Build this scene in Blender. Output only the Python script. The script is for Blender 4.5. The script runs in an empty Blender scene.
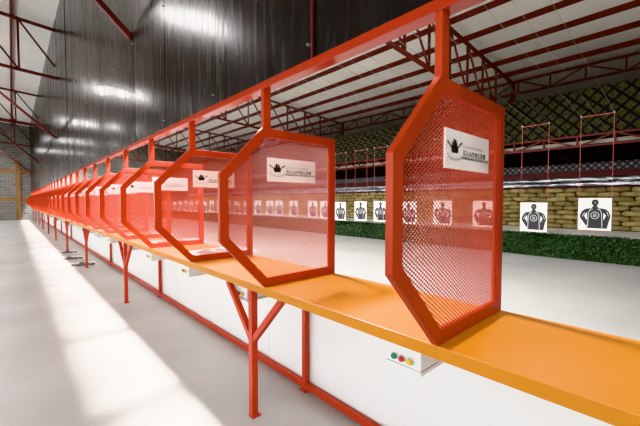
import bpy, math, random
from mathutils import Vector

random.seed(7)
SC = bpy.context.scene
COL = SC.collection

# ------------------------------------------------------------------ measures
H = 1.6                      # camera height
XB = 1.248                   # front edge of bench / panel apex
XBK = 1.92                   # back edge of bench
ZB, ZBB = 1.017, 0.960       # bench top, bench underside
Y1, SP = 0.660, 1.2574       # first divider, divider spacing
NP = 30                      # dividers
YL0, LSP, NL = 2.144, 3.772, 10
XRP = 1.83                   # rear posts / white boards
YFAR, YNEAR = 38.0, -3.0
def roof_z(x): return 8.0 - .07 * x
ORD = ['zeroth', 'first', 'second', 'third', 'fourth', 'fifth', 'sixth', 'seventh', 'eighth', 'ninth', 'tenth', 'eleventh',
       'twelfth', 'thirteenth', 'fourteenth', 'fifteenth', 'sixteenth', 'seventeenth', 'eighteenth', 'nineteenth', 'twentieth',
       'twenty-first', 'twenty-second', 'twenty-third', 'twenty-fourth', 'twenty-fifth', 'twenty-sixth', 'twenty-seventh',
       'twenty-eighth', 'twenty-ninth', 'thirtieth', 'thirty-first', 'thirty-second', 'thirty-third']

# ------------------------------------------------------------------ materials
def newmat(name, col, rough=.5, metal=0., spec=.5):
    m = bpy.data.materials.new(name); m.use_nodes = True
    b = m.node_tree.nodes['Principled BSDF']
    b.inputs['Base Color'].default_value = (*col, 1); b.inputs['Roughness'].default_value = rough
    b.inputs['Metallic'].default_value = metal; b.inputs['Specular IOR Level'].default_value = spec
    return m
def N(m, t, **kw):
    n = m.node_tree.nodes.new(t)
    for k, v in kw.items(): setattr(n, k, v)
    return n
def L(m, a, b): m.node_tree.links.new(a, b)
def bsdf(m): return m.node_tree.nodes['Principled BSDF']
def noisy(m, c1, c2, scale=5., detail=4., stretch=(1, 1, 1), lo=.35, hi=.65, target='Base Color'):
    tc = N(m, 'ShaderNodeTexCoord'); mp = N(m, 'ShaderNodeMapping'); mp.inputs['Scale'].default_value = stretch
    no = N(m, 'ShaderNodeTexNoise'); no.inputs['Scale'].default_value = scale; no.inputs['Detail'].default_value = detail
    rp = N(m, 'ShaderNodeValToRGB'); rp.color_ramp.elements[0].position = lo; rp.color_ramp.elements[1].position = hi
    rp.color_ramp.elements[0].color = (*c1, 1); rp.color_ramp.elements[1].color = (*c2, 1)
    L(m, tc.outputs['Object'], mp.inputs['Vector']); L(m, mp.outputs['Vector'], no.inputs['Vector'])
    L(m, no.outputs['Fac'], rp.inputs['Fac']); L(m, rp.outputs['Color'], bsdf(m).inputs[target])
    return no, mp, tc
def bump(m, src, strength=.2, dist=.01):
    b = N(m, 'ShaderNodeBump'); b.inputs['Strength'].default_value = strength; b.inputs['Distance'].default_value = dist
    L(m, src, b.inputs['Height']); L(m, b.outputs['Normal'], bsdf(m).inputs['Normal']); return b

M = {}
M['orange_paint'] = newmat('orange_paint', (.58, .075, .020), .40, 0, .35)
noisy(M['orange_paint'], (.35, .036, .009), (.42, .049, .013), 3., 3.)
M['beam_paint'] = newmat('beam_paint', (.34, .033, .012), .18)
M['mesh_paint'] = newmat('mesh_paint', (.40, .052, .024), .5, 0, .35)
M['red_steel'] = newmat('red_steel', (.17, .012, .008), .5)
noisy(M['red_steel'], (.085, .009, .006), (.13, .012, .008), 2., 3.)
M['leg_paint'] = newmat('leg_paint', (.48, .048, .016), .42)
M['bench_top'] = newmat('bench_top', (.70, .235, .012), .36)
no, _, _ = noisy(M['bench_top'], (.53, .20, .014), (.61, .235, .020), 1.6, 5.)
M['white_board'] = newmat('white_board', (.86, .87, .87), .45)
M['box_white'] = newmat('box_white', (.80, .80, .79), .35)
M['box_lid'] = newmat('box_lid', (.70, .70, .70), .35)
M['steel'] = newmat('steel', (.6, .6, .6), .3, 1.)
M['btn_green'] = newmat('btn_green', (.0, .22, .10), .3)
M['btn_red'] = newmat('btn_red', (.6, .05, .03), .3)
M['btn_yellow'] = newmat('btn_yellow', (.9, .62, .02), .3)
M['sign_white'] = newmat('sign_white', (.86, .85, .85), .4)
M['ink'] = newmat('ink', (.012, .011, .012), .5)
M['ink_grey'] = newmat('ink_grey', (.25, .24, .24), .5)
M['paper'] = newmat('paper', (.90, .90, .89), .7)
M['paper_line'] = newmat('paper_line', (.62, .62, .62), .7)
M['print_black'] = newmat('print_black', (.022, .022, .025), .6)
M['wire_red'] = newmat('wire_red', (.42, .11, .09), .5)
M['cable'] = newmat('cable', (.42, .42, .40), .5, .3)
M['black_cloth'] = newmat('black_cloth', (.006, .006, .007), .9)
M['dark_red'] = newmat('dark_red', (.07, .008, .009), .6)
M['tin_foil'] = newmat('tin_foil', (.62, .64, .68), .28, .9)
no, _, _ = noisy(M['tin_foil'], (.22, .23, .26), (.60, .62, .66), 3., 5., (1, 1, 3))
bump(M['tin_foil'], no.outputs['Fac'], .8, .05)
M['tan_strip'] = newmat('tan_strip', (.34, .32, .27), .7)
M['wood'] = newmat('wood', (.36, .20, .075), .6)
noisy(M['wood'], (.25, .14, .055), (.36, .215, .095), 4., 4., (1, 1, .2))

# floor concrete
m = M['floor'] = newmat('floor', (.55, .55, .53), .42)
no, mp, tc = noisy(m, (.47, .47, .46), (.60, .60, .59), .7, 9., (1, 1, 1), .3, .7)
n2 = N(m, 'ShaderNodeTexNoise'); n2.inputs['Scale'].default_value = 4.; n2.inputs['Detail'].default_value = 7
L(m, tc.outputs['Object'], n2.inputs['Vector'])
mr = N(m, 'ShaderNodeMapRange'); mr.inputs['To Min'].default_value = .30; mr.inputs['To Max'].default_value = .6
L(m, n2.outputs['Fac'], mr.inputs['Value']); L(m, mr.outputs['Result'], bsdf(m).inputs['Roughness'])
bump(m, n2.outputs['Fac'], .06, .01)
m = M['floor_range_dimmed'] = newmat('floor_range_dimmed', (.40, .40, .39), .5)  # range side concrete coloured darker to stand in for its weaker light
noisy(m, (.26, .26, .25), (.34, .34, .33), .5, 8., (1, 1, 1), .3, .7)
# ceiling sheets
m = M['ceiling'] = newmat('ceiling', (.80, .79, .74), .6)
noisy(m, (.74, .73, .68), (.86, .85, .80), .35, 4., (1, 1, 1))
# brick (concrete block) far wall
m = M['brick'] = newmat('brick', (.4, .4, .38), .9)
tc = N(m, 'ShaderNodeTexCoord'); sx = N(m, 'ShaderNodeSeparateXYZ'); cx = N(m, 'ShaderNodeCombineXYZ')
L(m, tc.outputs['Object'], sx.inputs[0]); L(m, sx.outputs['X'], cx.inputs['X']); L(m, sx.outputs['Z'], cx.inputs['Y'])
br = N(m, 'ShaderNodeTexBrick'); br.inputs['Scale'].default_value = 1.
br.inputs['Brick Width'].default_value = .48; br.inputs['Row Height'].default_value = .22; br.inputs['Mortar Size'].default_value = .018
br.inputs['Color1'].default_value = (.27, .265, .24, 1); br.inputs['Color2'].default_value = (.19, .187, .172, 1)
br.inputs['Mortar'].default_value = (.36, .355, .33, 1)
L(m, cx.outputs[0], br.inputs['Vector']); L(m, br.outputs['Color'], bsdf(m).inputs['Base Color'])
bump(m, br.outputs['Fac'], -.5, .02)
M['wall_dark'] = newmat('wall_dark', (.09, .088, .085), .8)
M['wall_white'] = newmat('wall_white', (.82, .82, .80), .8)
M['wall_grey'] = newmat('wall_grey', (.30, .29, .28), .8)
# glossy black boards above the beam
m = M['gloss_board'] = newmat('gloss_board', (.012, .012, .014), .2, 0., .5)
tc = N(m, 'ShaderNodeTexCoord'); mp = N(m, 'ShaderNodeMapping'); mp.inputs['Scale'].default_value = (1, 3.2, .35)
no = N(m, 'ShaderNodeTexNoise'); no.inputs['Scale'].default_value = 5.; no.inputs['Detail'].default_value = 6
L(m, tc.outputs['Object'], mp.inputs['Vector']); L(m, mp.outputs['Vector'], no.inputs['Vector'])
mr = N(m, 'ShaderNodeMapRange'); mr.inputs['From Min'].default_value = .3; mr.inputs['From Max'].default_value = .7
mr.inputs['To Min'].default_value = .18; mr.inputs['To Max'].default_value = .32
L(m, no.outputs['Fac'], mr.inputs['Value']); L(m, mr.outputs['Result'], bsdf(m).inputs['Roughness'])
bump(m, no.outputs['Fac'], .05, .012)
rp = N(m, 'ShaderNodeValToRGB'); rp.color_ramp.elements[0].color = (.008, .008, .009, 1); rp.color_ramp.elements[1].color = (.020, .019, .018, 1)
L(m, no.outputs['Fac'], rp.inputs['Fac']); L(m, rp.outputs['Color'], bsdf(m).inputs['Base Color'])
# camouflage lattice net
def lattice(name, bar, c1, c2, pitch=.27, width=.27):
    m = newmat(name, c1, .9)
    tc = N(m, 'ShaderNodeTexCoord'); s = N(m, 'ShaderNodeSeparateXYZ'); L(m, tc.outputs['Object'], s.inputs[0])
    facs = []
    for op in ('ADD', 'SUBTRACT'):
        a = N(m, 'ShaderNodeMath', operation=op); L(m, s.outputs['Y'], a.inputs[0]); L(m, s.outputs['Z'], a.inputs[1])
        d = N(m, 'ShaderNodeMath', operation='DIVIDE'); L(m, a.outputs[0], d.inputs[0]); d.inputs[1].default_value = pitch * 1.414
        f = N(m, 'ShaderNodeMath', operation='FRACT'); L(m, d.outputs[0], f.inputs[0])
        l = N(m, 'ShaderNodeMath', operation='LESS_THAN'); L(m, f.outputs[0], l.inputs[0]); l.inputs[1].default_value = width
        facs.append(l)
    mx = N(m, 'ShaderNodeMath', operation='MAXIMUM'); L(m, facs[0].outputs[0], mx.inputs[0]); L(m, facs[1].outputs[0], mx.inputs[1])
    no = N(m, 'ShaderNodeTexNoise'); no.inputs['Scale'].default_value = 14.; no.inputs['Detail'].default_value = 3
    L(m, tc.outputs['Object'], no.inputs['Vector'])
    rp = N(m, 'ShaderNodeValToRGB'); rp.color_ramp.elements[0].position = .4; rp.color_ramp.elements[1].position = .62
    rp.color_ramp.elements[0].color = (*c1, 1); rp.color_ramp.elements[1].color = (*c2, 1); L(m, no.outputs['Fac'], rp.inputs['Fac'])
    mix = N(m, 'ShaderNodeMix', data_type='RGBA'); L(m, mx.outputs[0], mix.inputs['Factor'])
    L(m, rp.outputs['Color'], mix.inputs['A']); mix.inputs['B'].default_value = (*bar, 1)
    L(m, mix.outputs['Result'], bsdf(m).inputs['Base Color'])
    return m
M['camo_net'] = lattice('camo_net', (.008, .008, .010), (.025, .027, .010), (.085, .085, .045))
M['grey_net'] = lattice('grey_net', (.05, .05, .05), (.16, .17, .18), (.27, .27, .28), .15, .3)
# sandbags
m = M['sandbag'] = newmat('sandbag', (.33, .26, .12), .95)
no, _, _ = noisy(m, (.19, .15, .066), (.31, .25, .12), 7., 5.)
oi = N(m, 'ShaderNodeObjectInfo'); hs = N(m, 'ShaderNodeHueSaturation')
mr = N(m, 'ShaderNodeMapRange'); mr.inputs['To Min'].default_value = .72; mr.inputs['To Max'].default_value = 1.2
L(m, oi.outputs['Random'], mr.inputs['Value']); L(m, mr.outputs['Result'], hs.inputs['Value'])
src = bsdf(m).inputs['Base Color'].links[0].from_socket
L(m, src, hs.inputs['Color']); L(m, hs.outputs['Color'], bsdf(m).inputs['Base Color'])
bump(m, no.outputs['Fac'], .4, .01)
# hedge leaves
m = M['leaf'] = newmat('leaf', (.03, .10, .02), .6)
noisy(m, (.008, .026, .008), (.034, .078, .024), 9., 3.)
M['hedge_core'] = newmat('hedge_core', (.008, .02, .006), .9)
M['concrete'] = newmat('concrete', (.55, .54, .50), .8)
noisy(M['concrete'], (.48, .47, .44), (.62, .61, .57), 1.5, 6.)

# ------------------------------------------------------------------ mesh builder
class MB:
    def __init__(s): s.v = []; s.f = []; s.mi = []
    def add(s, vs, fs, mi=0):
        o = len(s.v); s.v += [tuple(p) for p in vs]; s.f += [tuple(i + o for i in f) for f in fs]; s.mi += [mi] * len(fs)
    def box(s, x0, x1, y0, y1, z0, z1, mi=0):
        s.add([(x0, y0, z0), (x1, y0, z0), (x1, y1, z0), (x0, y1, z0), (x0, y0, z1), (x1, y0, z1), (x1, y1, z1), (x0, y1, z1)],
              [(0, 3, 2, 1), (4, 5, 6, 7), (0, 1, 5, 4), (1, 2, 6, 5), (2, 3, 7, 6), (3, 0, 4, 7)], mi)
    def bar(s, p, q, w, h, side=(0, 1, 0), mi=0):
        p, q = Vector(p), Vector(q); d = (q - p).normalized(); sd = Vector(side); sd = (sd - d * sd.dot(d)).normalized(); u = d.cross(sd)
        vs = []
        for c in (p, q):
            for a, b in ((-1, -1), (1, -1), (1, 1), (-1, 1)): vs.append(c + sd * (a * w / 2) + u * (b * h / 2))
        s.add(vs, [(3, 2, 1, 0), (4, 5, 6, 7), (0, 1, 5, 4), (1, 2, 6, 5), (2, 3, 7, 6), (3, 0, 4, 7)], mi)
    def cyl(s, p, q, r, n=12, r2=None, mi=0):
        p, q = Vector(p), Vector(q); d = (q - p).normalized(); a = d.orthogonal().normalized(); b = d.cross(a); r2 = r if r2 is None else r2
        vs = []
        for c, rr in ((p, r), (q, r2)):
            for k in range(n):
                t = 2 * math.pi * k / n; vs.append(c + a * (rr * math.cos(t)) + b * (rr * math.sin(t)))
        s.add(vs, [(k, (k + 1) % n, n + (k + 1) % n, n + k) for k in range(n)] + [tuple(range(n))[::-1], tuple(range(n, 2 * n))], mi)
    def poly(s, pts, mi=0): s.add(pts, [tuple(range(len(pts)))], mi)
    def mesh(s, name, mats):
        me = bpy.data.meshes.new(name); me.from_pydata(s.v, [], s.f)
        for m in (mats if isinstance(mats, (list, tuple)) else [mats]): me.materials.append(m)
        me.polygons.foreach_set('material_index', s.mi); me.update()
        return me
    def build(s, name, mats, parent=None, bevel=0, smooth=False):
        o = bpy.data.objects.new(name, s.mesh(name, mats)); COL.objects.link(o)
        if parent: o.parent = parent
        if bevel:
            b = o.modifiers.new('Bevel', 'BEVEL'); b.width = bevel; b.segments = 2; b.limit_method = 'ANGLE'
        if smooth:
            for p in o.data.polygons: p.use_smooth = True
        return o
def tag(o, label=None, cat=None, group=None, kind=None):
    for k, v in (('label', label), ('category', cat), ('group', group), ('kind', kind)):
        if v: o[k] = v
    return o
def empty(name, loc=(0, 0, 0)):
    o = bpy.data.objects.new(name, None); COL.objects.link(o); o.location = loc; o.empty_display_size = .1; return o
def copy_tree(o, parent=None):
    c = o.copy(); COL.objects.link(c)
    if parent: c.parent = parent
    for ch in list(o.children): copy_tree(ch, c)
    return c
def struct(o, label=None, cat=None): return tag(o, label, cat, None, 'structure')

# ------------------------------------------------------------------ room shell
XL, XR = -3.7, 20.0
b = MB(); b.box(XL, 1.835, YNEAR - 3, YFAR, -.1, 0); struct(b.build('floor', M['floor']))
b = MB(); b.box(1.835, XR, YNEAR - 3, YFAR, -.1, 0); struct(b.build('floor', M['floor_range_dimmed']))
b = MB(); x0, x1 = XL, XR
b.add([(x0, YNEAR - 3, roof_z(x0)), (x1, YNEAR - 3, roof_z(x1)), (x1, YFAR, roof_z(x1)), (x0, YFAR, roof_z(x0)),
       (x0, YNEAR - 3, roof_z(x0) + .1), (x1, YNEAR - 3, roof_z(x1) + .1), (x1, YFAR, roof_z(x1) + .1), (x0, YFAR, roof_z(x0) + .1)],
      [(0, 3, 2, 1), (4, 5, 6, 7), (0, 1, 5, 4), (1, 2, 6, 5), (2, 3, 7, 6), (3, 0, 4, 7)])
struct(b.build('ceiling', M['ceiling']))
b = MB(); b.box(XL, XR, YFAR, YFAR + .2, 0, 8.5); struct(b.build('wall_far', M['brick']))
b = MB(); b.box(XL - .2, XL, YNEAR - 3, YFAR, 0, 1.0); b.box(XL - .2, XL, YNEAR - 3, YFAR, 3.3, 8.6); b.box(XL - .2, XL, YNEAR - 3, -2.6, 1.0, 3.3)  # unseen wall; openings added at mid height to let daylight onto the boards
yy = -2.6
while yy < YFAR: b.box(XL - .2, XL, yy, min(yy + .4, YFAR), 1.0, 3.3); yy += 3.6
struct(b.build('wall_left', M['wall_white']))
b = MB(); b.box(XR, XR + .2, YNEAR - 3, YFAR, 0, 8.0); struct(b.build('wall_range', M['wall_white']))
b = MB(); b.box(XL, XR, YNEAR - 3.2, YNEAR - 3, 0, 8.5); struct(b.build('wall_near', M['wall_white']))
# glossy boards above the beam: each board slightly bowed and tilted
b = MB(); y = YNEAR - 3 + .0
ys = []; yy = 1.44 - 1.22 * 6
zt = roof_z(XB) - .01
while yy < YFAR: ys.append(yy); yy += 1.22
rnd = random.Random(3)
for y0 in ys:
    y1 = min(y0 + 1.212, YFAR); bow = rnd.uniform(.004, .012) * rnd.choice((1, 1, -1)); tl = rnd.uniform(-.006, .006); tz = rnd.uniform(-.006, .006)
    n = 12; vs = []; fs = []
    for k in range(n + 1):
        t = k / n; yk = y0 + (y1 - y0) * t; xk = XB + .018 + bow * (1 - (2 * t - 1) ** 2) + tl * (t - .5)
        vs += [(xk, yk, 2.387), (xk + tz, yk, zt)]
    for k in range(n): fs.append((2 * k, 2 * k + 1, 2 * k + 3, 2 * k + 2))
    b.add(vs, fs)
    b.box(XB + .034, XB + .05, y0, y1, 2.387, zt)
w = b.build('wall_right', M['gloss_board'], smooth=False)
for p in w.data.polygons: p.use_smooth = len(p.vertices) == 4 and abs(p.normal.x) > .9
struct(w, 'tall wall of glossy black boards rising from the orange beam to the roof', 'wall')
# little bolts on the seams
b = MB()
for y0 in ys[5:16]:
    for z in (2.48, 3.72, 4.96, 6.2): b.cyl((XB + .018, y0 + .03, z), (XB - .002, y0 + .03, z), .007, 8)
o = b.build('bolt', M['steel'], w); o['label'] = 'small steel bolts along the board seams'; o['kind'] = 'stuff'
b = MB(); b.box(XB + .004, XB + .016, 1.428, 1.445, 2.38, 7.9)
o = b.build('seam_strip', M['dark_red'], w); o['label'] = 'thin dark red strip in a board seam'
# timber battens on the far wall
def trim(n, x0, x1, z0, z1):
    b = MB(); b.box(x0, x1, YFAR - (.08 if n == 3 else .06), YFAR, z0, z1); return struct(b.build('trim_%d' % n, M['wood']))
trim(1, XL, 1.2, 3.93, 4.23); trim(2, XL, 1.2, 1.62, 1.90); trim(3, .28, .62, 0, 4.95)

# ------------------------------------------------------------------ roof steel
TY = [-5.0, 5.25, 15.5, 25.75, 36.0]
DX = 1.265
def tz(x): return 7.80 - .07 * x
def bz(x): return 6.1 - .066 * x
for i, ty in enumerate(TY):
    b = MB(); xa, xe = XL, 16.2
    b.bar((xa, ty, tz(xa)), (xe, ty, tz(xe)), .09, .09)
    b.bar((xa, ty, bz(xa)), (xe - 1.4, ty, bz(xe - 1.4)), .09, .09)
    b.bar((xe - 1.4, ty, bz(xe - 1.4)), (xe, ty, tz(xe) - .5), .08, .08)
    k = 0; x = -5 * DX + .3
    while x < xe - 1.5:
        b.bar((x, ty, tz(x)), (x, ty, bz(x)), .06, .06)
        if x + DX < xe - 1.4: b.bar((x, ty, tz(x)), (x + DX, ty, bz(x + DX)), .05, .05)
        x += DX
    b.bar((XB + .02, ty, 3.85), (-1.25, ty, bz(-1.25)), .07, .07)     # knee brace down to the board wall
    b.bar((xe, ty, tz(xe)), (xe, ty, 0), .12, .12)
    struct(b.build('roof_truss', M['red_steel']), '%s dark red roof truss from the camera end, spanning over bench and range' % ORD[max(i, 1)] if i else 'dark red roof truss behind the camera', 'truss')
k = 0; x = 15.32; n = 0
while x > XL + .2:
    b = MB(); b.box(x - .035, x + .035, YNEAR - 3, YFAR, roof_z(x) - .17, roof_z(x) - .0)
    n += 1
    struct(b.build('roof_purlin', M['red_steel']), '%s dark red roof purlin counted from the range side, running the length of the hall' % ORD[n], 'purlin')
    x -= DX
# girder along the far side of the range, under the roof
def girder(name, X, z0, z1, dy, label, w=.07):
    b = MB()
    for z in (z0, z1): b.bar((X, YNEAR, z), (X, YFAR, z), w, w, (1, 0, 0))
    y = YNEAR; k = 0
    while y < YFAR - dy:
        b.bar((X, y, z0), (X, y, z1), .05, .05, (1, 0, 0))
        b.bar((X, y, z0) if k % 2 == 0 else (X, y, z1), (X, y + dy, z1) if k % 2 == 0 else (X, y + dy, z0), .045, .045, (1, 0, 0))
        y += dy; k += 1
    return struct(b.build(name, M['red_steel']), label, 'girder')
girder('roof_girder', 16.2, 6.22, 6.74, 1.15, 'long dark red lattice girder under the roof edge above the camouflage net')
girder('net_girder', 13.15, 3.30, 3.62, .9, 'dark red lattice girder along the lower edge of the camouflage net', .055)

# ------------------------------------------------------------------ range backdrop
b = MB(); b.box(13.28, 13.30, YNEAR, YFAR, 3.62, 5.10)
tag(b.build('camouflage_net', M['camo_net']), 'olive camouflage net with black diamond lattice hanging high behind the targets', 'net')
b = MB(); b.box(13.24, 13.26, YNEAR, YFAR, 3.36, 3.48)
tag(b.build('pale_batten', M['tan_strip']), 'pale batten behind the red girder below the camouflage net', 'batten')
b = MB(); b.box(15.6, 15.7, YNEAR, YFAR, 0, 4.1); struct(b.build('wall_backstop', M['black_cloth']))
b = MB(); b.box(15.3, 15.32, YNEAR, YFAR, 2.62, 2.98)
tag(b.build('grey_net', M['grey_net']), 'dim grey net strip above the dark red rail behind the sandbags', 'net')
b = MB(); b.box(15.0, 15.12, YNEAR, YFAR, 2.45, 2.66)
tag(b.build('backstop_rail', M['dark_red']), 'dark red rail just above the silver foil band behind the sandbags', 'rail')
b = MB(); ns = 240; nz = 6; vs = []; fs = []; rf = random.Random(2)
for j in range(ns + 1):
    yj = YNEAR + (YFAR - YNEAR) * j / ns
    for k in range(nz + 1): vs.append((14.86 + rf.uniform(-.012, .012) + .03 * math.sin(k * 1.1), yj, 2.13 + .30 * k / nz))
for j in range(ns):
    for k in range(nz):
        a = j * (nz + 1) + k; fs.append((a, a + 1, a + nz + 2, a + nz + 1))
b.add(vs, fs); b.box(14.91, 14.94, YNEAR, YFAR, 2.13, 2.43)
tag(b.build('foil_band', M['tin_foil'], smooth=True), 'long crumpled silver foil band running just above the sandbag wall', 'band')
b = MB(); b.box(14.80, 14.9, YNEAR, YFAR, 1.90, 2.115)
tag(b.build('duct_shelf', M['dark_red']), 'dark red ledger board under the silver foil band, behind the top sandbags', 'board')
# ledge and hedge
b = MB(); b.box(11.42, 15.2, YNEAR, YFAR, 0, .655); struct(b.build('ledge', M['concrete']), 'pale concrete ledge behind the hedge carrying the sandbags', 'ledge')
hedge = MB(); rr = random.Random(11)
hedge.box(11.30, 11.42, YNEAR, YFAR - .05, 0, .64, 1)
def leaf(b, c, nrm, s):
    nrm = Vector(nrm).normalized(); a = nrm.orthogonal().normalized(); a.rotate(__import__('mathutils').Quaternion(nrm, rr.uniform(0, 6.28))); bb = nrm.cross(a)
    c = Vector(c); b.add([c - a * s, c + bb * s * .45, c + a * s, c - bb * s * .45], [(0, 1, 2, 3)])
y = YNEAR
while y < YFAR - .1:
    den = 34 if y < 9 else (22 if y < 18 else 12); sz = .034 if y < 9 else (.045 if y < 18 else .06)
    for k in range(den):
        z = rr.uniform(.01, .66); x = 11.29 - rr.uniform(0, .07) - .03 * math.sin(z * 9 + y * 3)
        leaf(hedge, (x, y + rr.uniform(0, .05), z), (-1 + rr.uniform(-.2, .2), rr.uniform(-.9, .9), rr.uniform(-.2, 1.1)), sz * rr.uniform(.7, 1.3))
    for k in range(den // 4):
        leaf(hedge, (rr.uniform(11.24, 11.44), y + rr.uniform(0, .05), .65 + rr.uniform(-.01, .035)), (rr.uniform(-.7, .3), rr.uniform(-.6, .6), 1), sz * rr.uniform(.7, 1.2))
    y += .05
tag(hedge.build('artificial_hedge', [M['leaf'], M['hedge_core']]), 'low dark green leafy hedge strip along the foot of the target bank', 'hedge')
# sandbags
def bag_shape(b, cx, cy, cz, w, h, d, sag=0.):
    # rounded pillow: w along Y, h along Z, d along X
    n, m_ = 10, 8; vs = []; fs = []
    for i in range(n + 1):
        u = -1 + 2 * i / n; e = max(0., 1 - abs(u) ** 7) ** .5 * .5 + .5
        for k in range(m_):
            t = 2 * math.pi * k / m_ + math.pi / m_; c, s_ = math.cos(t), math.sin(t)
            px = math.copysign(abs(c) ** .45, c) * d / 2 * e; pz = math.copysign(abs(s_) ** .45, s_) * h / 2 * (e * .75 + .25)
            vs.append((cx + px, cy + u * w / 2, cz + pz + sag * u * u))
    for i in range(n):
        for k in range(m_): fs.append((i * m_ + k, i * m_ + (k + 1) % m_, (i + 1) * m_ + (k + 1) % m_, (i + 1) * m_ + k))
    fs += [tuple(range(m_)), tuple(range(n * m_, n * m_ + m_))[::-1]]
    b.add(vs, fs)
BW, BH, ROWS = .56, .152, 9
protos = []
for v in range(4):
    b = MB(); bag_shape(b, 0, 0, 0, BW * 1.0, BH * 1.05, .36, [-.012, .01, .0, -.02][v]); me = b.mesh('sandbag', M['sandbag'])
    for p in me.polygons: p.use_smooth = True
    protos.append(me)
spots = []
ROWN = ['bottom', 'second', 'third', 'fourth', 'fifth', 'sixth', 'seventh', 'eighth', 'top']
for r in range(ROWS):
    y = -1.4 + (BW / 2 if r % 2 else 0) + rr.uniform(-.08, .08)
    while y < YFAR - .4:
        spots.append((y, r)); y += BW * rr.uniform(.98, 1.06)
spots.sort()
rest = MB()
vis = [s for s in spots if s[0] > .1]
for k, (y, r) in enumerate(vis):
    z = .655 + BH * (r + .5) + rr.uniform(-.008, .008) + .012; x = 14.05 + .022 * r + rr.uniform(-.025, .025)
    if k < 300:
        o = bpy.data.objects.new('sandbag', protos[rr.randrange(4)]); COL.objects.link(o)
        o.location = (x, y, z); o.rotation_euler = (rr.uniform(-.06, .06), rr.uniform(-.05, .05), rr.uniform(-.05, .05))
        tag(o, 'tan sandbag in the %s course of the near part of the wall behind the targets' % ROWN[r], 'sandbag', 'tan sandbags in the %s course of the near wall' % ROWN[r])
    else: bag_shape(rest, x, y, z, BW * 1.0, BH * 1.05, .36, rr.uniform(-.02, .012))
tag(rest.build('sandbag_pile', M['sandbag'], smooth=True), 'far stretch of the tan sandbag wall beyond the individually seen bags', 'sandbags', None, 'stuff')

# ------------------------------------------------------------------ shooting bench
bench = empty('shooting_bench', (XB, YL0, 0))
tag(bench, 'long orange topped shooting bench on red steel legs running the length of the hall', 'bench')
def bp(b, name, mat, bevel=0, parent=None):
    # build in world coordinates, then parent to the bench empty keeping place
    o = b.build(name, mat, None, bevel)
    par = parent or bench; o.parent = par
    off = Vector((XB, YL0, 0))
    if par is bench: o.data.transform(__import__('mathutils').Matrix.Translation(-off))
    else: o.data.transform(__import__('mathutils').Matrix.Translation(-off))
    return o
YE = Y1 + SP * (NP - 1) + .5
b = MB(); b.box(XB, XBK, YNEAR + .5, YE, ZBB, ZB); bp(b, 'bench_top', M['bench_top'], .004)
b = MB(); b.box(XRP - .05, XRP - .012, YNEAR + .5, YE, .02, .075); bp(b, 'bottom_rail', M['leg_paint'], .003)
for k in range(-1, NL):
    yl = YL0 + LSP * k
    if yl > YE: break
    b = MB(); xl = XB + .02; b.box(xl, xl + .05, yl - .025, yl + .025, .0, ZBB); b.box(xl - .004, xl + .075, yl - .035, yl + .03, 0, .006)
    leg = bp(b, 'leg', M['leg_paint'], .003)
    for s in (1, -1):
        b = MB(); b.bar((xl + .025, yl + s * .02, .585), (xl + .025, yl + s * .37, ZBB - .01), .04, .04, (1, 0, 0)); bp(b, 'brace', M['leg_paint'], 0, leg)
    b = MB(); b.box(XRP - .055, XRP - .012, yl - .022, yl + .022, .02, ZBB); b.box(XRP - .07, XRP - .012, yl - .03, yl + .03, 0, .02)
    rp_ = bp(b, 'rear_post', M['leg_paint'], .003)
    for s in (1, -1):
        b = MB(); b.bar((XRP - .034, yl + s * .02, .80), (XRP - .034, yl + s * .16, ZBB - .01), .036, .036, (1, 0, 0)); bp(b, 'brace', M['leg_paint'], 0, rp_)
# white boards under the bench
y = 2.74 - 4.88; n = 0
while y < YE - .1:
    y1 = min(y + (4.874 if n == 0 else 2.434), YE); n += 1
    b = MB(); b.box(XRP, XRP + .015, y, y1, .03, ZBB - .002)
    o = b.build('white_board', M['white_board'], bevel=.001)
    tag(o, 'white board closing the underside of the bench, %s from the near end' % ORD[n], 'board', 'white boards under the bench')
    y = y1 + .006
# overhead beam
b = MB(); b.box(XB - .004, XB + .07, YNEAR + .5, YFAR, 2.342, 2.390)
tag(b.build('overhead_beam', M['beam_paint'], bevel=.003), 'long orange steel beam overhead carrying the dividers and the black boards', 'beam')

# ------------------------------------------------------------------ lane dividers
XLp, XRt = .932, 1.92
Zl1, Zl2, Zt_ = 1.347, 1.764, 2.09
TH = .032
outer = [(XB, ZB), (XRt, ZB), (XRt, Zt_), (XB, Zt_), (XLp, Zl2), (XLp, Zl1)]
def inset(poly, d):
    n = len(poly); res = []
    for i in range(n):
        p0, p1, p2 = Vector(poly[i - 1]), Vector(poly[i]), Vector(poly[(i + 1) % n])
        d1 = (p1 - p0).normalized(); d2 = (p2 - p1).normalized(); n1 = Vector((-d1.y, d1.x)); n2 = Vector((-d2.y, d2.x))
        bis = (n1 + n2).normalized(); res.append(tuple(p1 + bis * (d / bis.dot(n1))))
    return res
inner = inset(outer, .060); clip = inset(outer, .050)
def rel(x, z): return (x - XB, z - ZB)
div = empty('lane_divider', (XB, Y1, ZB))
n = 6; b = MB(); vs = []
for yv in (0, TH):
    for P in (outer, inner): vs += [(rel(*p)[0], yv, rel(*p)[1]) for p in P]
fs = []
for i in range(n):
    j = (i + 1) % n
    fs += [(i, j, n + j, n + i), (2 * n + i, 3 * n + i, 3 * n + j, 2 * n + j), (i, 2 * n + i, 2 * n + j, j), (n + i, n + j, 3 * n + j, 3 * n + i)]
b.add(vs, fs); b.build('frame', M['orange_paint'], div, bevel=.003)
b = MB(); b.box(0.0, .058, 0, TH, Zt_ - ZB - .002, 2.343 - ZB); b.build('hanger_post', M['orange_paint'], div, bevel=.003)
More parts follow.
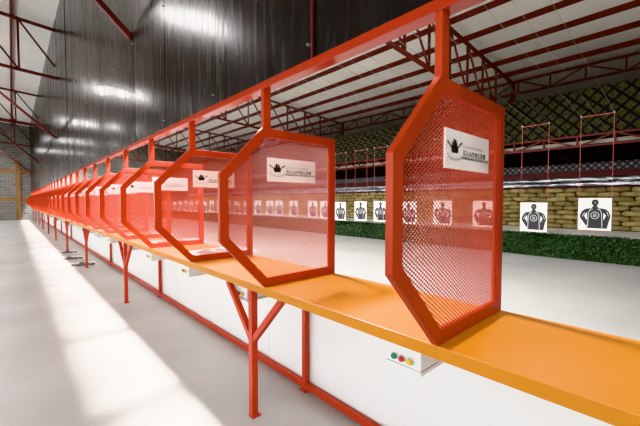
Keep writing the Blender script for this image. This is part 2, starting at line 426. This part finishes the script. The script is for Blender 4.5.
# expanded metal screen
def clip_line(p, d, poly):
    t0, t1 = -1e9, 1e9; n = len(poly)
    for i in range(n):
        a = Vector(poly[i]); e = Vector(poly[(i + 1) % n]) - a; nn = Vector((-e.y, e.x))
        num = nn.dot(a - p); den = nn.dot(d)
        if abs(den) < 1e-9: continue
        t = num / den
        if den > 0: t0 = max(t0, t)
        else: t1 = min(t1, t)
    return (t0, t1) if t1 > t0 + .004 else None
b = MB(); DW, DH = .025, .0175
for s in (1, -1):
    d = Vector((DW, s * DH)).normalized()
    for k in range(-220, 221):
        p = Vector((1.4 + k * DW, 1.5)); t = clip_line(p, d, clip)
        if not t: continue
        q0, q1 = p + d * t[0], p + d * t[1]
        yc = TH / 2 + s * .0012
        b.bar((rel(*q0)[0], yc, rel(*q0)[1]), (rel(*q1)[0], yc, rel(*q1)[1]), .0022, .0038, (0, 1, 0))
b.build('mesh_screen', M['mesh_paint'], div)
# sign board with lettering
SX0, SX1, SZ0, SZ1 = 1.276, 1.704, 1.733, 1.893
b = MB(); b.box(SX0 - XB, SX1 - XB, -.004, .004, SZ0 - ZB, SZ1 - ZB)
sign = b.build('sign_board', M['sign_white'], div, bevel=.0008)
sign['label'] = 'white rectangular sign with a black emblem and three lines of lettering'
def text_mesh(txt, x, z, size, width=None, spacing=1., bold=0.):
    cu = bpy.data.curves.new('txt', 'FONT'); cu.body = txt; cu.size = size; cu.space_character = spacing; cu.offset = bold; cu.resolution_u = 2
    ob = bpy.data.objects.new('txt', cu); COL.objects.link(ob)
    dg = bpy.context.evaluated_depsgraph_get(); me = bpy.data.meshes.new_from_object(ob.evaluated_get(dg))
    vs = [v.co.copy() for v in me.vertices]; fs = [tuple(p.vertices) for p in me.polygons]
    bpy.data.objects.remove(ob); bpy.data.curves.remove(cu); bpy.data.meshes.remove(me)
    if not vs: return [], []
    w = max(v.x for v in vs) - min(v.x for v in vs); k = (width / w) if width else 1.; mnx = min(v.x for v in vs)
    return [(x + (v.x - mnx) * k, -.0052, z + v.y) for v in vs], fs
SW, SHh = SX1 - SX0, SZ1 - SZ0; ox, oz = SX0 - XB, SZ0 - ZB
b = MB()
for txt, u0, u1, v0, sz, mi, bold in (('山 SHOOTING RANGE', .36, .83, .585, .018, 1, 0), ('石人山射击俱乐部', .355, .90, .395, .025, 0, .0006),
                                      ('SHIRENSHAN SHOOTING CLUB', .335, .975, .285, .0165, 0, .0006)):
    vs, fs = text_mesh(txt, ox + u0 * SW, oz + v0 * SHh, sz, (u1 - u0) * SW, 1.15, bold)
    if vs: b.add(vs, fs, mi)
let = b.build('lettering', [M['ink'], M['ink_grey']], sign)
b = MB()
def S(u, v): return (ox + u * SW, -.0052, oz + v * SHh)
def strip(b, pts, w, mi=0):
    for (u0, v0), (u1, v1) in zip(pts, pts[1:]):
        a, c = Vector(S(u0, v0)), Vector(S(u1, v1)); d = (c - a).normalized(); nn = Vector((-d.z, 0, d.x)) * w / 2
        b.poly([a - nn, c - nn, c + nn, a + nn][::1], mi)
b.poly([S(.125, .40), S(.245, .41), S(.255, .50), (S(.235, .60)), S(.125, .60), S(.108, .50)])
for u, v, w in ((.135, .68, .008), (.165, .74, .012), (.20, .72, .012), (.228, .67, .008)): strip(b, [(u + (.18 - u) * .2, .55), (u, v)], w); 
for u, v in ((.165, .73), (.20, .715)): b.poly([S(u + .016 * math.cos(t), v + .035 * math.sin(t)) for t in [k * math.pi / 4 for k in range(8)]])
strip(b, [(.13, .52), (.085, .60), (.045, .66)], .007); strip(b, [(.235, .53), (.28, .62), (.325, .70)], .007)
strip(b, [(.035, .69), (.05, .64)], .009); strip(b, [(.30, .64), (.335, .71)], .008)
for k in range(15):
    t0 = math.pi * (1.05 + .90 * k / 15); t1 = t0 + .085
    strip(b, [(.185 + .15 * math.cos(t0), .40 + .17 * math.sin(t0)), (.185 + .15 * math.cos(t1), .40 + .17 * math.sin(t1))], .008, 1)
b.build('emblem', [M['ink'], M['ink_grey']], sign)
for k in range(NP):
    d = div if k == 0 else copy_tree(div)
    d.location = (XB, Y1 + SP * k, ZB)
    if k == 0: lb = 'nearest orange half-octagon mesh lane divider with white sign, standing on the bench'
    elif k == NP - 1: lb = 'farthest orange mesh lane divider, last of the row at the brick wall'
    else: lb = '%s orange mesh lane divider from the camera in the row on the bench' % ORD[k + 1]
    tag(d, lb, 'divider', 'orange mesh lane dividers along the bench')

# ------------------------------------------------------------------ control boxes under the bench
cb = empty('control_box', (XB, Y1, ZBB))
b = MB(); b.box(.090, .42, .12, .31, -.130, 0); b.build('housing', M['box_white'], cb, bevel=.003)
b = MB(); b.box(.088, .42, .118, .312, -.153, -.1325); b.build('lid', M['box_white'], cb, bevel=.003)
for yv, mt, nm in ((.258, 'btn_green', 'green'), (.216, 'btn_red', 'red'), (.174, 'btn_yellow', 'yellow')):
    b = MB(); b.cyl((.092, yv, -.098), (.079, yv, -.098), .0165, 16); b.cyl((.079, yv, -.098), (.071, yv, -.098), .014, 16, .012)
    b.mi = [1] * 18 + [0] * 18
    o = b.build('button', [M[mt], M['steel']], cb); o['label'] = '%s push button' % nm
for k in range(NP):
    c = cb if k == 0 else copy_tree(cb)
    c.location = (XB, Y1 + SP * k + [.01, .27, .18][k] if k < 3 else Y1 + SP * k + .2, ZBB)
    tag(c, 'white control box with green, red and yellow buttons below the %s divider' % ('nearest' if k == 0 else ORD[k + 1] + ' nearest'), 'control box', 'control boxes under the bench')

# ------------------------------------------------------------------ targets
CW, CH = .66, .81
def target_proto():
    t = empty('paper_target', (0, 0, 0))        # origin: bottom centre of the card, facing -X
    b = MB(); b.box(-.004, 0, -CW / 2, CW / 2, 0, CH); b.build('card', M['paper'], t)
    def P(u, v, x=-.0065): return (x, (0.5 - u) * CW, v * CH)
    def flat(b, pts, x=-.0065, mi=0):
        b.poly([P(u, v, x) for u, v in pts], mi)
    def line(b, pts, w, x=-.0085, mi=1, w2=None):
        n = len(pts)
        for i in range(n - 1):
            a, c = Vector(P(*pts[i], x)), Vector(P(*pts[i + 1], x)); d = (c - a).normalized(); nn = Vector((0, -d.z, d.y)) * w / 2
            b.poly([a - nn, c - nn, c + nn, a + nn], mi)
    b = MB()
    flat(b, [(.515 + .108 * math.cos(k * math.pi / 10), .862 + .105 * math.sin(k * math.pi / 10)) for k in range(20)])
    flat(b, [(.455, .80), (.445, .73), (.37, .695), (.27, .66), (.27, .06), (.77, .06), (.77, .66), (.66, .695), (.585, .73), (.575, .80)])
    flat(b, [(.32, .69), (.20, .66), (.12, .60), (.05, .46), (.055, .40), (.20, .24), (.19, .46), (.27, .56)])          # left upper arm
    flat(b, [(.055, .40), (.09, .34), (.24, .14), (.32, .20), (.30, .26), (.20, .44)])                                  # left forearm
    flat(b, [(.71, .69), (.83, .66), (.91, .60), (.975, .46), (.97, .40), (.83, .24), (.84, .46), (.76, .56)])
    flat(b, [(.97, .40), (.94, .32), (.88, .06), (.70, .06), (.72, .20), (.83, .44)])
    line(b, [(.42, .71), (.34, .60), (.315, .50), (.31, .40), (.30, .08)], .012); line(b, [(.61, .71), (.69, .60), (.715, .50), (.72, .40), (.735, .08)], .012)
    line(b, [(.515 + .12 * math.cos(k * math.pi / 12), .465 + .105 * math.sin(k * math.pi / 12)) for k in range(25)], .012)
    for z in (.50, .465, .43): line(b, [(.46, z), (.57, z)], .010)
    line(b, [(.20, .56), (.13, .42)], .010); line(b, [(.86, .58), (.92, .44)], .010); line(b, [(.38, .62), (.45, .66)], .008); line(b, [(.58, .66), (.65, .62)], .008)
    flat(b, [(.505, .85), (.53, .85), (.53, .875), (.505, .875)], -.0085, 1)
    b.build('printed_figure', [M['print_black'], M['paper_line']], t)
    return t
def carrier_proto(drop):
    c = empty('target_carrier', (0, 0, 0))      # origin: middle of the crossbar
    b = MB(); b.bar((0, -.33, 0), (0, .33, 0), .016, .016, (1, 0, 0)); b.build('crossbar', M['wire_red'], c)
    for s in (-1, 1):
        b = MB(); b.bar((.01, s * .325, 0), (.01, s * .325, -drop), .010, .010); b.build('hanging_rod', M['wire_red'], c)
        b = MB(); b.cyl((-.02, s * .325, .012), (.02, s * .325, .012), .02, 10); b.build('pulley', M['cable'], c)
    b = MB(); b.bar((.01, -.325, -drop), (.01, .325, -drop), .014, .014, (1, 0, 0)); b.build('lower_bar', M['wire_red'], c)
    return c
TYS = [1.59, 2.94, 4.30, 5.66, 7.0, 8.29, 9.33, 10.51, 11.5, 12.4, 13.9, 15.2, 16.1]
while TYS[-1] + SP < 36.5: TYS.append(TYS[-1] + SP)
tp = target_proto(); cp = None
XT = 10.86
rr2 = random.Random(5)
for k, ty in enumerate(TYS):
    zt_ = [1.67, 1.55, 1.6, 1.60, 1.57, 1.59, 1.58, 1.55][k] if k < 8 else rr2.uniform(1.53, 1.62)
    t = tp if k == 0 else copy_tree(tp); t.location = (XT, ty, zt_ - CH)
    where = 'nearest and rightmost' if k == 0 else ORD[k + 1] + ' from the right'
    tag(t, 'white paper bust target, %s in the row before the sandbags' % where, 'target', 'paper bust targets across the range')
    if k == 0: cp = carrier_proto(3.73 - .82)
    c = cp if k == 0 else copy_tree(cp)
    c.location = (XT + .012, ty, 3.73 + (zt_ - 1.6) * .3)
    tag(c, 'thin red hanging frame holding the paper target %s in the row' % where, 'target carrier', 'red target hanging frames')
# carrier cables
for k, ty in enumerate(TYS[:14]):
    for s, dy in (('left', .325), ('right', -.325), ('middle', .03)):
        b = MB(); x0 = XB + .1; z1 = 3.77
        b.bar((x0, ty + dy, z1 + .0733 * (XT - x0)), (13.1, ty + dy, z1 - .0733 * (13.1 - XT)), .004, .004)
        tag(b.build('steel_cable', M['cable']), 'thin pale %s cable of the target line %s' % (s, 'nearest the camera' if k == 0 else ORD[k + 1] + ' from the camera'), 'cable', 'target line cables')

# ------------------------------------------------------------------ paper targets lying about
def loose(x, y, z, rot, label, sc=.8):
    t = copy_tree(tp); t.name = 'loose_target_sheet'; t.location = (x, y, z); t.rotation_euler = (0, math.pi / 2, rot); t.scale = (1, sc, sc)
    for kk in ('group',):
        if kk in t: del t[kk]
    tag(t, label, 'paper sheet'); return t
loose(1.45, 3.60, ZB + .002, .08, 'paper target sheet lying on the bench behind the third divider')
loose(1.43, 4.95, ZB + .002, -.1, 'paper target sheet lying on the bench behind the fourth divider')
loose(1.42, 6.20, ZB + .002, .06, 'paper target sheet lying on the bench behind the fifth divider')
for i, (x, y, r) in enumerate(((1.25, 9.9, 1.5), (1.2, 11.2, 1.65), (1.22, 12.7, 1.5))):
    loose(x, y, .004, r, 'paper target sheet lying on the floor under the bench, %s' % ('nearest of three', 'middle of three', 'farthest of three')[i], .9)

# ------------------------------------------------------------------ light
def area(name, loc, watts, size=.5, col=(1, .985, .97), spread=180):
    l = bpy.data.lights.new(name, 'AREA'); l.shape = 'DISK'; l.size = size; l.energy = watts; l.color = col; l.spread = math.radians(spread)
    o = bpy.data.objects.new(name, l); COL.objects.link(o); o.location = loc; return o
for y in (-4.5, .5, 7.7, 14.7, 21.7, 28.7, 35.5): area('walkway_lamp', (-.8, y, 5.7), 170 if y < 0 else 55, .28)  # the one behind the camera is added, and stronger, to brighten the signs
for y in (3.9, 13.3, 22.7, 32.1): area('bench_lamp', (2.15, y, 5.0), 1300, .6)
for y in (6.1, 8.6, 11., 18., 27.4, 36.4): area('bench_lamp', (2.15, y, 5.0), 560, .6)  # weaker lamps added between the main ones to even out the floor streak
for y in (2, 10, 18, 26, 34): area('range_lamp', (8.2, y, 6.9), 170, .6)
w_ = bpy.data.worlds.new('World'); SC.world = w_; w_.use_nodes = True
w_.node_tree.nodes['Background'].inputs[0].default_value = (.93, .97, 1, 1); w_.node_tree.nodes['Background'].inputs[1].default_value = 5.4

# ------------------------------------------------------------------ camera
cam = bpy.data.cameras.new('Camera'); co = bpy.data.objects.new('Camera', cam); COL.objects.link(co)
cam.sensor_width = 36; cam.lens = 336.8 / 640 * 36; cam.clip_start = .02
co.location = (0, 0, H); co.rotation_euler = (math.radians(90) - .0358, 0, -.7414)
SC.camera = co
SC.view_settings.view_transform = 'Khronos PBR Neutral'
SC.view_settings.exposure = -0.08
